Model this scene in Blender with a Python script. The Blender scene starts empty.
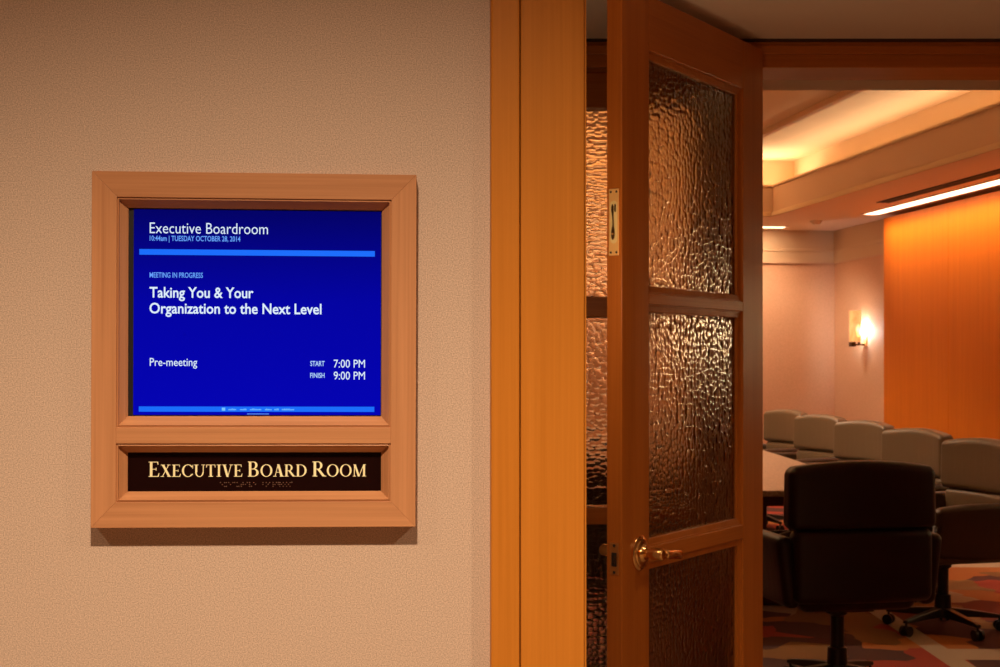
import bpy, bmesh, math, random
from mathutils import Vector, Matrix

scene = bpy.context.scene
C = scene.collection
PI = math.pi
R = math.radians

# ------------------------------------------------------------------ camera
F = 1400.0                       # focal length in pixels of a 1000 x 667 frame
HOR = 363.0                      # horizon row
CZ = 1.45
cd = bpy.data.cameras.new('camera')
cam = bpy.data.objects.new('camera', cd)
C.objects.link(cam)
cam.location = (0, 0, CZ)
cam.rotation_euler = (PI / 2, 0, 0)
cd.sensor_width = 36
cd.lens = 36 * F / 1000
cd.shift_y = (HOR - 333.5) / 1000
cd.clip_start = 0.05
cd.dof.use_dof = True
cd.dof.focus_distance = 2.0
cd.dof.aperture_fstop = 20.0
scene.camera = cam

# ------------------------------------------------------------------ world, colour, lights
w = bpy.data.worlds.new('world')
scene.world = w
w.use_nodes = True
w.node_tree.nodes['Background'].inputs[0].default_value = (1.0, 0.62, 0.36, 1)
w.node_tree.nodes['Background'].inputs[1].default_value = 0.02
vs = scene.view_settings
vs.view_transform = 'Standard'
vs.look = 'None'
vs.exposure = 0.0
vs.gamma = 1.0
vs.use_curve_mapping = False
cy = scene.cycles
cy.max_bounces = 14
cy.transmission_bounces = 12
cy.glossy_bounces = 5
cy.diffuse_bounces = 5
cy.sample_clamp_indirect = 6.0
cy.blur_glossy = 0.5
cy.use_denoising = True


def spot(name, loc, target, energy, angle, blend, color, radius):
    d = bpy.data.lights.new(name, 'SPOT')
    d.energy = energy
    d.spot_size = R(angle)
    d.spot_blend = blend
    d.color = color
    d.shadow_soft_size = radius
    o = bpy.data.objects.new(name, d)
    C.objects.link(o)
    o.location = loc
    o.rotation_euler = (Vector(target) - Vector(loc)).to_track_quat('-Z', 'Y').to_euler()
    return o


def area(name, loc, direction, sx, sy, energy, color, rotz=None):
    d = bpy.data.lights.new(name, 'AREA')
    d.shape = 'RECTANGLE'
    d.size, d.size_y = sx, sy
    d.energy = energy
    d.color = color
    o = bpy.data.objects.new(name, d)
    C.objects.link(o)
    o.location = loc
    o.rotation_euler = Vector(direction).to_track_quat('-Z', 'Y').to_euler()
    return o


WARM = (1.0, 0.66, 0.38)
WARM2 = (1.0, 0.70, 0.43)
HALL = (1.0, 0.755, 0.50)
# hall downlights
spot('hall_downlight', (-0.18, 0.62, 2.66), (-0.16, 0.86, 0.0), 250, 130, 1.0, HALL, 0.03)
spot('hall_downlight', (-1.60, 0.55, 2.66), (-1.40, 0.80, 0.0), 60, 130, 1.0, HALL, 0.03)
spot('hall_downlight', (1.55, 0.75, 2.66), (1.25, 1.15, 0.0), 115, 126, 1.0, HALL, 0.03)
# added unseen fill lights in the recess, for door edge, face and ceiling
spot('recess_door_fill', (0.16, 2.55, 2.46), (0.20, 3.10, 0.0), 24, 150, 1.0, WARM2, 0.05)
spot('recess_door_fill', (1.60, 3.25, 2.46), (1.40, 3.30, 0.0), 38, 112, 1.0, WARM2, 0.05)
spot('recess_ceiling_fill', (0.17, 3.10, 1.95), (0.50, 3.15, 2.50), 4.5, 130, 1.0, WARM, 0.05)  # added upward fill, no fitting, brightens the recess ceiling
_d = bpy.data.lights.new('recess_edge_fill', 'POINT')  # added bare point light, hidden by the casing, brightens the door's latch edge
_d.energy, _d.color, _d.shadow_soft_size = 2.6, WARM2, 0.06
_o = bpy.data.objects.new('recess_edge_fill', _d)
C.objects.link(_o)
_o.location = (0.185, 3.24, 1.64)
# boardroom table downlights (in the high ceiling of the tray)
for _x, _y in ((0.2, 10.3), (0.6, 11.6), (0.2, 8.9), (1.2, 12.6)):
    spot('table_downlight', (_x, _y, 3.36), (_x + 0.65, _y - 0.25, 0.7), 170, 92, 0.6, (1.0, 0.76, 0.52), 0.05)


# ------------------------------------------------------------------ boardroom frame: u along the end wall, v along the side wall
BC = Vector((3.55, 14.85, 0))
BANG = math.atan2(0.154, 1.0)
UP = Vector((math.cos(BANG), math.sin(BANG), 0))
VP = Vector((-math.sin(BANG), math.cos(BANG), 0))


def B(u, v, z=0.0):
    return BC + UP * u + VP * v + Vector((0, 0, z))


# cove strips hidden behind the tray fascia, light shining up on the high ceiling
COVE = (1.0, 0.73, 0.45)
TU0, TU1, TV0, TV1 = -5.2, -1.18, -8.4, -1.39     # tray opening in u, v
for _u, _v, _l, _ax, _in, _e in ((TU1 + 0.17, (TV0 + TV1) / 2, TV1 - TV0 + 0.3, VP, -UP, 3.4),
                                 (TU0 - 0.17, (TV0 + TV1) / 2, TV1 - TV0 + 0.3, VP, UP, 15.0),
                                 ((TU0 + TU1) / 2, TV1 + 0.17, TU1 - TU0 + 0.3, UP, -VP, 9.0)):
    _d = bpy.data.lights.new('cove_strip', 'AREA')
    _d.shape = 'RECTANGLE'
    _d.size, _d.size_y = _l, 0.05
    _d.energy = _e * _l
    _d.color = COVE
    _o = bpy.data.objects.new('cove_strip', _d)
    C.objects.link(_o)
    _dir = (Vector((0, 0, 1)) * 0.58 + _in * 0.81).normalized()
    _z = -_dir
    _y = _z.cross(_ax).normalized()
    _m = Matrix((_ax, _y, _z)).transposed().to_4x4()
    _m.translation = B(_u, _v, 3.08)
    _o.matrix_world = _m
# downlight in the low ceiling by the far corner
_p = B(-0.95, -0.80, 2.84)
spot('corner_downlight', _p, _p + Vector((0.10, 0.22, -1.0)), 60, 120, 0.7, (1.0, 0.76, 0.52), 0.04)

# ------------------------------------------------------------------ materials


class NT:
    def __init__(self, name):
        self.m = bpy.data.materials.new(name)
        self.m.use_nodes = True
        self.t = self.m.node_tree
        self.b = self.t.nodes['Principled BSDF']

    def n(self, typ, **kw):
        x = self.t.nodes.new(typ)
        for k, v in kw.items():
            setattr(x, k, v)
        return x

    def l(self, a, b):
        self.t.links.new(a, b)

    def coords(self, scale=(1, 1, 1), rot=(0, 0, 0)):
        tc = self.n('ShaderNodeTexCoord')
        mp = self.n('ShaderNodeMapping')
        mp.inputs['Scale'].default_value = scale
        mp.inputs['Rotation'].default_value = rot
        self.l(tc.outputs['Object'], mp.inputs['Vector'])
        return mp.outputs['Vector']

    def ramp(self, fac, stops, interp='LINEAR'):
        r = self.n('ShaderNodeValToRGB')
        r.color_ramp.interpolation = interp
        e = r.color_ramp.elements
        while len(e) < len(stops):
            e.new(0.5)
        for i, (p, c) in enumerate(stops):
            e[i].position = p
            e[i].color = (c[0], c[1], c[2], 1)
        self.l(fac, r.inputs['Fac'])
        return r.outputs['Color']

    def noise(self, vec, scale, detail=2.0, rough=0.5):
        x = self.n('ShaderNodeTexNoise')
        x.inputs['Scale'].default_value = scale
        x.inputs['Detail'].default_value = detail
        x.inputs['Roughness'].default_value = rough
        self.l(vec, x.inputs['Vector'])
        return x.outputs['Fac']

    def bump(self, h, strength, dist):
        x = self.n('ShaderNodeBump')
        x.inputs['Strength'].default_value = strength
        x.inputs['Distance'].default_value = dist
        self.l(h, x.inputs['Height'])
        self.l(x.outputs['Normal'], self.b.inputs['Normal'])

    def set(self, **kw):
        for k, v in kw.items():
            self.b.inputs[k.replace('_', ' ')].default_value = v


def plain(name, col, rough=0.5, metal=0.0, spec=0.5, coat=0.0):
    k = NT(name)
    k.set(Base_Color=(*col, 1), Roughness=rough, Metallic=metal)
    k.b.inputs['Specular IOR Level'].default_value = spec
    k.b.inputs['Coat Weight'].default_value = coat
    return k.m


def emis(name, col, strength):
    k = NT(name)
    k.set(Base_Color=(0.8, 0.8, 0.8, 1))
    k.b.inputs['Emission Color'].default_value = (*col, 1)
    k.b.inputs['Emission Strength'].default_value = strength
    return k.m


def wood(name, c0, c1, axis='z', rough=0.38, fine=1.0, coat=0.0):
    k = NT(name)
    s = {'x': (0.35, 9, 9), 'y': (9, 0.35, 9), 'z': (9, 9, 0.35)}[axis]
    v = k.coords(s)
    n1 = k.noise(v, 2.2 * fine, 3, 0.55)
    v2 = k.coords({'x': (1.2, 90, 90), 'y': (90, 1.2, 90), 'z': (90, 90, 1.2)}[axis])
    n2 = k.noise(v2, 2.0 * fine, 2, 0.6)
    mx = k.n('ShaderNodeMix')
    mx.inputs['Factor'].default_value = 0.42
    k.l(n1, mx.inputs[2])
    k.l(n2, mx.inputs[3])
    col = k.ramp(mx.outputs[0], [(0.30, c0), (0.70, c1)])
    k.l(col, k.b.inputs['Base Color'])
    k.set(Roughness=rough)
    k.b.inputs['Coat Weight'].default_value = coat
    k.bump(n2, 0.06, 0.001)
    k.b.inputs['Specular IOR Level'].default_value = 0.22
    return k.m


M = {}
CH0, CH1 = (0.34, 0.092, 0.010), (0.47, 0.143, 0.019)
M['casing'] = wood('amber_wood', (0.50, 0.170, 0.017), (0.62, 0.226, 0.030), 'z')
M['door_v'] = wood('door_wood_upright', CH0, CH1, 'z', 0.36)
M['door_h'] = wood('door_wood_level', CH0, CH1, 'x', 0.36)
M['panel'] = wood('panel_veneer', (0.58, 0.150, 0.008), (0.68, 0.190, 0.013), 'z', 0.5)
M['panel'].node_tree.nodes['Principled BSDF'].inputs['Specular IOR Level'].default_value = 0.2
M['oak_v'] = wood('oak_upright', (0.40, 0.172, 0.074), (0.63, 0.300, 0.142), 'z', 0.45)
M['oak_h'] = wood('oak_level', (0.40, 0.172, 0.074), (0.63, 0.300, 0.142), 'x', 0.45)

k = NT('stippled_wallpaper')
v = k.coords()
n1 = k.noise(v, 560, 2, 0.7)
n2 = k.noise(v, 1.5, 1, 0.5)
k.l(k.ramp(n1, [(0.36, (0.43, 0.312, 0.245)), (0.64, (0.72, 0.545, 0.435))]), k.b.inputs['Base Color'])
k.set(Roughness=0.75)
k.bump(n1, 0.35, 0.0008)
M['wallpaper'] = k.m

k = NT('boardroom_wallpaper')
v = k.coords((1, 1, 1))
n1 = k.noise(v, 60, 2, 0.6)
k.l(k.ramp(n1, [(0.3, (0.64, 0.385, 0.24)), (0.7, (0.71, 0.435, 0.28))]), k.b.inputs['Base Color'])
k.set(Roughness=0.7)
M['room_wall'] = k.m
M['cream'] = plain('cream_paint', (0.66, 0.50, 0.33), 0.6)
M['ceiling'] = plain('ceiling_paint', (0.78, 0.60, 0.46), 0.8)
M['tray'] = plain('tray_paint', (0.74, 0.56, 0.36), 0.8)
M['fascia'] = plain('fascia_paint', (0.66, 0.46, 0.32), 0.7)
M['hall_ceiling'] = plain('hall_ceiling_paint', (0.80, 0.66, 0.52), 0.85)
M['brass'] = plain('polished_brass', (0.83, 0.52, 0.20), 0.16, 1.0)
M['brass_satin'] = plain('satin_brass', (1.0, 0.62, 0.22), 0.42, 0.45)
M['brass_dark'] = plain('aged_brass', (0.08, 0.038, 0.012), 0.35, 0.9)
M['brass_worn'] = plain('worn_brass', (0.50, 0.22, 0.06), 0.42, 0.7)
M['black'] = plain('black_plastic', (0.012, 0.010, 0.010), 0.42)
M['black_metal'] = plain('black_metal', (0.014, 0.011, 0.010), 0.30)
M['slot'] = plain('dark_slot', (0.02, 0.014, 0.01), 0.8)
M['groove'] = plain('groove_shadow_gap', (0.05, 0.016, 0.004), 0.8)
M['plate'] = plain('dark_plate', (0.010, 0.0016, 0.0012), 0.35, 0.0, 0.12)
M['gold'] = plain('gold_letters', (1.0, 0.93, 0.58), 0.5)
M['braille'] = plain('braille_dots', (0.16, 0.075, 0.05), 0.35)
M['white'] = plain('white_plastic', (0.75, 0.62, 0.5), 0.5)

# lit screen: deep blue, a little deeper at the top like the panel shows it
k = NT('blue_screen')
tc = k.n('ShaderNodeTexCoord')
sx = k.n('ShaderNodeSeparateXYZ')
k.l(tc.outputs['Generated'], sx.inputs[0])
col = k.ramp(sx.outputs['Z'], [(0.0, (0.0005, 0.0006, 0.45)), (0.55, (0.0005, 0.0006, 0.36)), (1.0, (0.0005, 0.0005, 0.13))])
k.set(Base_Color=(0.001, 0.001, 0.002, 1), Roughness=0.35)
k.b.inputs['Specular IOR Level'].default_value = 0.0
k.l(col, k.b.inputs['Emission Color'])
k.b.inputs['Emission Strength'].default_value = 1.0
M['screen'] = k.m
M['scr_white'] = emis('screen_white', (0.75, 0.88, 1.0), 1.0)
M['scr_pale'] = emis('screen_pale_blue', (0.45, 0.68, 1.0), 1.0)
M['scr_blue'] = emis('screen_bright_blue', (0.004, 0.15, 0.98), 1.0)
M['scr_mark'] = emis('screen_light_blue', (0.18, 0.55, 1.0), 1.0)
M['scr_mid'] = emis('screen_mid_blue', (0.13, 0.36, 1.0), 1.0)
for q in ('scr_white', 'scr_pale', 'scr_blue', 'scr_mid', 'scr_mark'):
    M[q].node_tree.nodes['Principled BSDF'].inputs['Base Color'].default_value = (0.002, 0.002, 0.002, 1)
    M[q].node_tree.nodes['Principled BSDF'].inputs['Specular IOR Level'].default_value = 0.1

# hammered glass: one face is hammered, the other is smooth
def glass(name, hammered, depth=0.0):
    k = NT(name)
    k.set(Base_Color=(0.74, 0.64, 0.50, 1), Roughness=0.12 if hammered else 0.02, IOR=1.48)
    k.b.inputs['Transmission Weight'].default_value = 1.0
    if hammered:
        v = k.coords((0.88, 1, 1.0))
        sp = k.n('ShaderNodeSeparateXYZ')
        k.l(v, sp.inputs[0])
        cb = k.n('ShaderNodeCombineXYZ')
        k.l(sp.outputs['X'], cb.inputs['X'])
        k.l(sp.outputs['Z'], cb.inputs['Y'])
        vo = k.n('ShaderNodeTexVoronoi', voronoi_dimensions='2D')
        vo.inputs['Scale'].default_value = 60
        vo.inputs['Randomness'].default_value = 0.75
        k.l(cb.outputs[0], vo.inputs['Vector'])
        pw = k.n('ShaderNodeMath', operation='POWER')
        pw.inputs[1].default_value = 2.6
        k.l(vo.outputs['Distance'], pw.inputs[0])
        k.bump(pw.outputs[0], 1.0, depth)
    return k.m


M['glass'] = glass('hammered_glass', True, 0.0020)
M['glass_side'] = glass('hammered_sidelight_glass', True, 0.0032)
M['glass_smooth'] = glass('clear_glass', False)


def glass_pane(parent, x0, x1, y0, y1, z0, z1, side, mat='glass'):
    """pane whose face towards side * y is hammered"""
    o = MB().box(x0, x1, y0, y1, z0, z1).build('glass_pane', M[mat], parent)
    o.data.materials.append(M['glass_smooth'])
    for p in o.data.polygons:
        p.material_index = 0 if p.normal.y * side > 0.5 else 1
    return o


def leather(name, col, rough):
    k = NT(name)
    v = k.coords()
    n1 = k.noise(v, 140, 2, 0.6)
    v2 = k.coords((26, 26, 5))
    n2 = k.noise(v2, 1.0, 2, 0.5)
    mx = k.n('ShaderNodeMix')
    mx.inputs['Factor'].default_value = 0.75
    k.l(n1, mx.inputs[2])
    k.l(n2, mx.inputs[3])
    k.set(Base_Color=(*col, 1), Roughness=rough)
    k.bump(mx.outputs[0], 0.22, 0.008)
    return k.m


M['taupe'] = leather('taupe_leather', (0.150, 0.092, 0.047), 0.40)
M['shaded_arm'] = leather('shade_toned_arm_leather', (0.060, 0.030, 0.015), 0.36)  # taupe leather darkened, shade on the arm sides put into the colour
M['shaded_leather'] = leather('shade_toned_leather', (0.022, 0.006, 0.004), 0.45)  # taupe leather of the near chairs with their shade put into the colour

k = NT('granite_top')
v = k.coords()
n1 = k.noise(v, 55, 4, 0.7)
k.l(k.ramp(n1, [(0.35, (0.20, 0.115, 0.075)), (0.62, (0.46, 0.30, 0.20))]), k.b.inputs['Base Color'])
k.set(Roughness=0.3)
M['table'] = k.m
M['dark_wood'] = wood('bounce_cut_wood', (0.10, 0.030, 0.008), (0.16, 0.05, 0.014), 'z', 0.5)  # dark finish made up for unseen walls, cuts bounce light on the chairs
M['table_wood'] = wood('table_wood', (0.10, 0.030, 0.010), (0.16, 0.05, 0.016), 'x', 0.35)

# patterned carpet: angular shards of red, orange, ochre, plum and cream with cream bands
k = NT('patterned_carpet')
v = k.coords((1, 1, 1))
wn = k.n('ShaderNodeTexNoise')
wn.inputs['Scale'].default_value = 1.6
k.l(v, wn.inputs['Vector'])
ad = k.n('ShaderNodeVectorMath', operation='MULTIPLY_ADD')
ad.inputs[1].default_value = (0.5, 0.5, 0.0)
k.l(wn.outputs['Color'], ad.inputs[0])
k.l(v, ad.inputs[2])
vo = k.n('ShaderNodeTexVoronoi')
vo.distance = 'MANHATTAN'
vo.inputs['Scale'].default_value = 2.6
k.l(ad.outputs[0], vo.inputs['Vector'])
sx = k.n('ShaderNodeSeparateColor')
k.l(vo.outputs['Color'], sx.inputs[0])
col = k.ramp(sx.outputs[0], [(0.0, (0.10, 0.018, 0.012)), (0.18, (0.42, 0.045, 0.015)), (0.36, (0.10, 0.03, 0.02)), (0.5, (0.50, 0.15, 0.02)),
                             (0.66, (0.30, 0.13, 0.03)), (0.8, (0.48, 0.31, 0.17)), (0.9, (0.22, 0.03, 0.012))], 'CONSTANT')
sp = k.n('ShaderNodeSeparateXYZ')
k.l(v, sp.inputs[0])


def band(out, pos, period, width):
    a = k.n('ShaderNodeMath', operation='SUBTRACT')
    k.l(out, a.inputs[0])
    a.inputs[1].default_value = pos
    b = k.n('ShaderNodeMath', operation='WRAP')
    k.l(a.outputs[0], b.inputs[0])
    b.inputs[1].default_value = period / 2
    b.inputs[2].default_value = -period / 2
    c = k.n('ShaderNodeMath', operation='ABSOLUTE')
    k.l(b.outputs[0], c.inputs[0])
    d = k.n('ShaderNodeMath', operation='LESS_THAN')
    k.l(c.outputs[0], d.inputs[0])
    d.inputs[1].default_value = width / 2
    return d.outputs[0]


b1 = band(sp.outputs['X'], 2.21, 2.6, 0.12)
b2 = band(sp.outputs['Y'], 6.97, 3.1, 0.26)
gt = k.n('ShaderNodeMath', operation='GREATER_THAN')
k.l(sp.outputs['X'], gt.inputs[0])
gt.inputs[1].default_value = 2.21
ml = k.n('ShaderNodeMath', operation='MULTIPLY')
k.l(b2, ml.inputs[0])
k.l(gt.outputs[0], ml.inputs[1])
mxb = k.n('ShaderNodeMath', operation='MAXIMUM')
k.l(b1, mxb.inputs[0])
k.l(ml.outputs[0], mxb.inputs[1])
mc = k.n('ShaderNodeMix', data_type='RGBA')
k.l(mxb.outputs[0], mc.inputs[0])
k.l(col, mc.inputs[6])
mc.inputs[7].default_value = (0.55, 0.40, 0.26, 1)
n1 = k.noise(v, 300, 2, 0.7)
mm = k.n('ShaderNodeMix', data_type='RGBA', blend_type='MULTIPLY')
mm.inputs[0].default_value = 1.0
k.l(mc.outputs[2], mm.inputs[6])
k.l(k.ramp(n1, [(0.3, (0.45, 0.45, 0.45)), (0.7, (1.0, 1.0, 1.0))]), mm.inputs[7])
k.l(mm.outputs[2], k.b.inputs['Base Color'])
k.set(Roughness=0.95)
M['carpet'] = k.m
k = NT('hall_carpet')
n1 = k.noise(k.coords(), 120, 2, 0.6)
k.l(k.ramp(n1, [(0.3, (0.30, 0.19, 0.12)), (0.7, (0.42, 0.28, 0.18))]), k.b.inputs['Base Color'])
k.set(Roughness=0.95)
M['hall_carpet'] = k.m

M['bar'] = emis('light_bar', (1.0, 0.66, 0.42), 5.0)
M['bulb'] = emis('sconce_bulb', (1.0, 0.97, 0.95), 140.0)
M['alabaster_bright'] = emis('alabaster_full_glow', (1.0, 0.72, 0.36), 24.0)
k = NT('amber_alabaster')
n1 = k.noise(k.coords((1, 1, 0.6)), 14, 3, 0.6)
k.l(k.ramp(n1, [(0.35, (0.80, 0.42, 0.12)), (0.65, (0.95, 0.78, 0.48))]), k.b.inputs['Base Color'])
k.set(Roughness=0.35)
k.b.inputs['Transmission Weight'].default_value = 0.55
k.b.inputs['Emission Color'].default_value = (1.0, 0.62, 0.24, 1)
k.b.inputs['Emission Strength'].default_value = 0.22
M['alabaster'] = k.m


# ------------------------------------------------------------------ mesh helpers
class MB:
    def __init__(self):
        self.v = []
        self.f = []

    def add(self, vs, fs):
        o = len(self.v)
        self.v += [tuple(p) for p in vs]
        self.f += [tuple(i + o for i in q) for q in fs]
        return self

    def box(self, x0, x1, y0, y1, z0, z1):
        vs = [(x0, y0, z0), (x1, y0, z0), (x1, y1, z0), (x0, y1, z0), (x0, y0, z1), (x1, y0, z1), (x1, y1, z1), (x0, y1, z1)]
        return self.add(vs, [(0, 3, 2, 1), (4, 5, 6, 7), (0, 1, 5, 4), (1, 2, 6, 5), (2, 3, 7, 6), (3, 0, 4, 7)])

    def prism(self, poly, z0, z1, plane='xy'):
        """polygon (ccw) swept between z0 and z1; plane xz sweeps along y"""
        n = len(poly)
        if plane == 'xy':
            vs = [(p[0], p[1], z0) for p in poly] + [(p[0], p[1], z1) for p in poly]
        elif plane == 'xz':
            vs = [(p[0], z0, p[1]) for p in poly] + [(p[0], z1, p[1]) for p in poly]
        else:
            vs = [(z0, p[0], p[1]) for p in poly] + [(z1, p[0], p[1]) for p in poly]
        fs = [tuple(reversed(range(n))), tuple(range(n, 2 * n))]
        fs += [(i, (i + 1) % n, (i + 1) % n + n, i + n) for i in range(n)]
        return self.add(vs, fs)

    def lathe(self, prof, seg=28, origin=(0, 0, 0), axis='z'):
        """profile [(r, h)...] turned about an axis"""
        vs, fs = [], []
        for r, h in prof:
            for i in range(seg):
                a = 2 * PI * i / seg
                c, s = r * math.cos(a), r * math.sin(a)
                p = {'z': (c, s, h), 'y': (s, h, c), 'x': (h, c, s)}[axis]
                vs.append((p[0] + origin[0], p[1] + origin[1], p[2] + origin[2]))
        for j in range(len(prof) - 1):
            for i in range(seg):
                a, b = j * seg + i, j * seg + (i + 1) % seg
                fs.append((a, b, b + seg, a + seg))
        fs.append(tuple(reversed(range(seg))))
        fs.append(tuple(range((len(prof) - 1) * seg, len(prof) * seg)))
        return self.add(vs, fs)

    def loft(self, rings):
        n = len(rings[0])
        vs = [p for r in rings for p in r]
        fs = []
        for j in range(len(rings) - 1):
            for i in range(n):
                a, b = j * n + i, j * n + (i + 1) % n
                fs.append((a, b, b + n, a + n))
        fs.append(tuple(reversed(range(n))))
        fs.append(tuple(range((len(rings) - 1) * n, len(rings) * n)))
        return self.add(vs, fs)

    def pad(self, hx, hy, hz, r, n=10, deform=None, center=(0, 0, 0)):
        """rounded cushion block"""
        def axis(h):
            c = h - r
            e = [c + r * math.tan(t) for t in (PI / 12, PI / 6, PI / 4)]
            e = [min(q, h) for q in e]
            core = [(-c + 2 * c * i / n) for i in range(n + 1)]
            return [-q for q in reversed(e)] + core + e
        ax, ay, az = axis(hx), axis(hy), axis(hz)
        bm = bmesh.new()

        def mp(p):
            c = Vector((max(-hx + r, min(hx - r, p[0])), max(-hy + r, min(hy - r, p[1])), max(-hz + r, min(hz - r, p[2]))))
            d = Vector(p) - c
            q = c + d.normalized() * r if d.length > 1e-9 else Vector(p)
            if deform:
                q = Vector(deform(q))
            return q + Vector(center)

        def grid(A, Bx, fn, flip):
            g = [[bm.verts.new(mp(fn(a, b))) for b in Bx] for a in A]
            for i in range(len(A) - 1):
                for j in range(len(Bx) - 1):
                    q = (g[i][j], g[i + 1][j], g[i + 1][j + 1], g[i][j + 1])
                    bm.faces.new(tuple(reversed(q)) if flip else q)
        grid(ax, ay, lambda a, b: (a, b, hz), False)
        grid(ax, ay, lambda a, b: (a, b, -hz), True)
        grid(ax, az, lambda a, b: (a, -hy, b), False)
        grid(ax, az, lambda a, b: (a, hy, b), True)
        grid(ay, az, lambda a, b: (hx, a, b), False)
        grid(ay, az, lambda a, b: (-hx, a, b), True)
        bmesh.ops.remove_doubles(bm, verts=bm.verts, dist=1e-6)
        bm.verts.index_update()
        vs = [q.co.copy() for q in bm.verts]
        fs = [tuple(x.index for x in q.verts) for q in bm.faces]
        bm.free()
        return self.add(vs, fs)

    def sphere(self, c, r, seg=12, rings=8):
        prof = [(max(1e-5, r * math.sin(PI * i / rings)), -r * math.cos(PI * i / rings)) for i in range(rings + 1)]
        return self.lathe(prof, seg, c)

    def build(self, name, mat, parent=None, smooth=False, bevel=0.0, seg=2, fix=True):
        me = bpy.data.meshes.new(name)
        me.from_pydata(self.v, [], self.f)
        bm = bmesh.new()
        bm.from_mesh(me)
        if fix:
            bmesh.ops.recalc_face_normals(bm, faces=bm.faces)
        bm.to_mesh(me)
        bm.free()
        me.materials.append(mat)
        if smooth:
            for p in me.polygons:
                p.use_smooth = True
        o = bpy.data.objects.new(name, me)
        C.objects.link(o)
        if parent:
            o.parent = parent
        if bevel:
            b = o.modifiers.new('soft_edges', 'BEVEL')
            b.width = bevel
            b.segments = seg
            b.limit_method = 'ANGLE'
            b.angle_limit = R(40)
        return o


def smooth_by_angle(o, deg=35):
    me = o.data
    for p in me.polygons:
        p.use_smooth = True
    me.set_sharp_from_angle(angle=R(deg))
    return o


def thing(name, label, cat, loc=(0, 0, 0), rotz=0.0, group=None):
    o = bpy.data.objects.new(name, None)
    C.objects.link(o)
    o.empty_display_size = 0.1
    o.location = loc
    o.rotation_euler = (0, 0, rotz)
    o['label'] = label
    o['category'] = cat
    if group:
        o['group'] = group
    return o


def struct(o, label):
    o['kind'] = 'structure'
    o['label'] = label
    return o


def clip_y(poly, ymin):
    out = []
    for i in range(len(poly)):
        a, b = poly[i], poly[(i + 1) % len(poly)]
        if a[1] >= ymin:
            out.append(a)
        if (a[1] >= ymin) != (b[1] >= ymin):
            t = (ymin - a[1]) / (b[1] - a[1])
            out.append((a[0] + t * (b[0] - a[0]), ymin))
    return out


# ------------------------------------------------------------------ setting: the hall side
TW = math.atan(0.0667)            # the sign wall recedes slightly to the right
WO = Vector((0, 2.023, 0))
FY = 4.43                         # front of the boardroom's glazed entrance
CE = 2.475                        # ceiling over the entrance recess


def wallspace(px, py, d):
    """point on a plane d in front of the sign wall, as (s along the wall, height)"""
    c, s_ = math.cos(TW), math.sin(TW)
    kx = (px - 500) / F
    # X = s*c + d*sin ; Y = 2.023 + s*sin - d*cos
    s = (kx * (WO.y - d * c) - d * s_) / (c - kx * s_)
    y = WO.y + s * s_ - d * c
    return s, CZ + (HOR - py) / F * y


def onwall(o):
    o.location = WO
    o.rotation_euler = (0, 0, TW)
    return o


W0 = 0.128 / math.cos(TW)          # right end of the sign wall
wf = MB().box(-3.4, -0.006, 0.0, 0.16, 0, 2.70).build('wall_front', M['wallpaper'])
struct(onwall(wf), 'beige stippled wallpaper wall that carries the room sign')

# casing at the end of the wall: two upright boards with a shadow gap
s490, s520, s587 = wallspace(491, 363, 0.026)[0], wallspace(520, 363, 0.02)[0], wallspace(586.5, 363, 0.02)[0]
t1 = MB().box(s490, s520 - 0.0008, -0.026, 0.01, 0, 2.70).build('trim_1', M['casing'], bevel=0.003)
struct(onwall(t1), 'narrow amber wood casing board along the wallpaper edge')
g = MB().box(s520 - 0.004, s520 + 0.004, -0.012, 0.012, 0, 2.70).build('trim_2', M['groove'])
struct(onwall(g), 'dark shadow gap between the two casing boards')
t2 = MB().box(s520 + 0.0008, s587 - 0.003, -0.022, 0.16, 0, 2.70).build('trim_3', M['casing'], bevel=0.002)
struct(onwall(t2), 'wide amber wood post closing the end of the wall')
t3 = MB().box(s587 - 0.0024, s587 + 0.0004, -0.016, 0.15, 0, 2.70).build('trim_4', M['casing'], bevel=0.0006)
struct(onwall(t3), 'thin bead on the right edge of the wide wood post')

# recess return walls
struct(MB().box(-0.05, 0.10, 2.19, FY, 0, CE).build('wall_recess_left', M['wallpaper']), 'side wall of the entrance recess behind the wood post')
struct(MB().box(2.60, 2.76, 1.9, FY, 0, CE).build('wall_recess_right', M['wallpaper']), 'opposite side wall of the entrance recess')
struct(MB().box(2.60, 5.2, 1.9, 2.05, 0, 2.70).build('wall_front_right', M['wallpaper']), 'wallpaper wall beyond the entrance recess')
struct(MB().box(-3.4, 5.2, -1.75, -1.6, 0, 2.70).build('wall_hall_back', M['wallpaper']), 'far side wall of the hall')
struct(MB().box(-3.55, -3.40, -1.6, 2.2, 0, 2.70).build('wall_hall_left', M['wallpaper']), 'end wall of the hall')
struct(MB().box(5.2, 5.35, -1.6, 2.05, 0, 2.70).build('wall_hall_right', M['wallpaper']), 'other end wall of the hall')
struct(MB().box(-3.6, 5.4, -1.8, FY + 0.20, -0.10, 0.0).build('floor_hall', M['hall_carpet']), 'brown carpet of the hall')
struct(MB().box(-3.6, 5.4, -1.8, 2.30, 2.70, 2.80).build('ceiling_hall', M['hall_ceiling']), 'painted ceiling of the hall')
# recess ceiling with a shallow step
cm = MB().box(-0.10, 2.80, 2.15, FY + 0.2, CE, CE + 0.08)
struct(cm.build('ceiling_recess', M['hall_ceiling']), 'lower painted ceiling over the entrance recess')
struct(MB().box(-0.10, 2.80, 2.12, 2.30, CE + 0.0, 2.70).build('trim_5', M['hall_ceiling']), 'bulkhead face between hall ceiling and recess ceiling')

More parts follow.
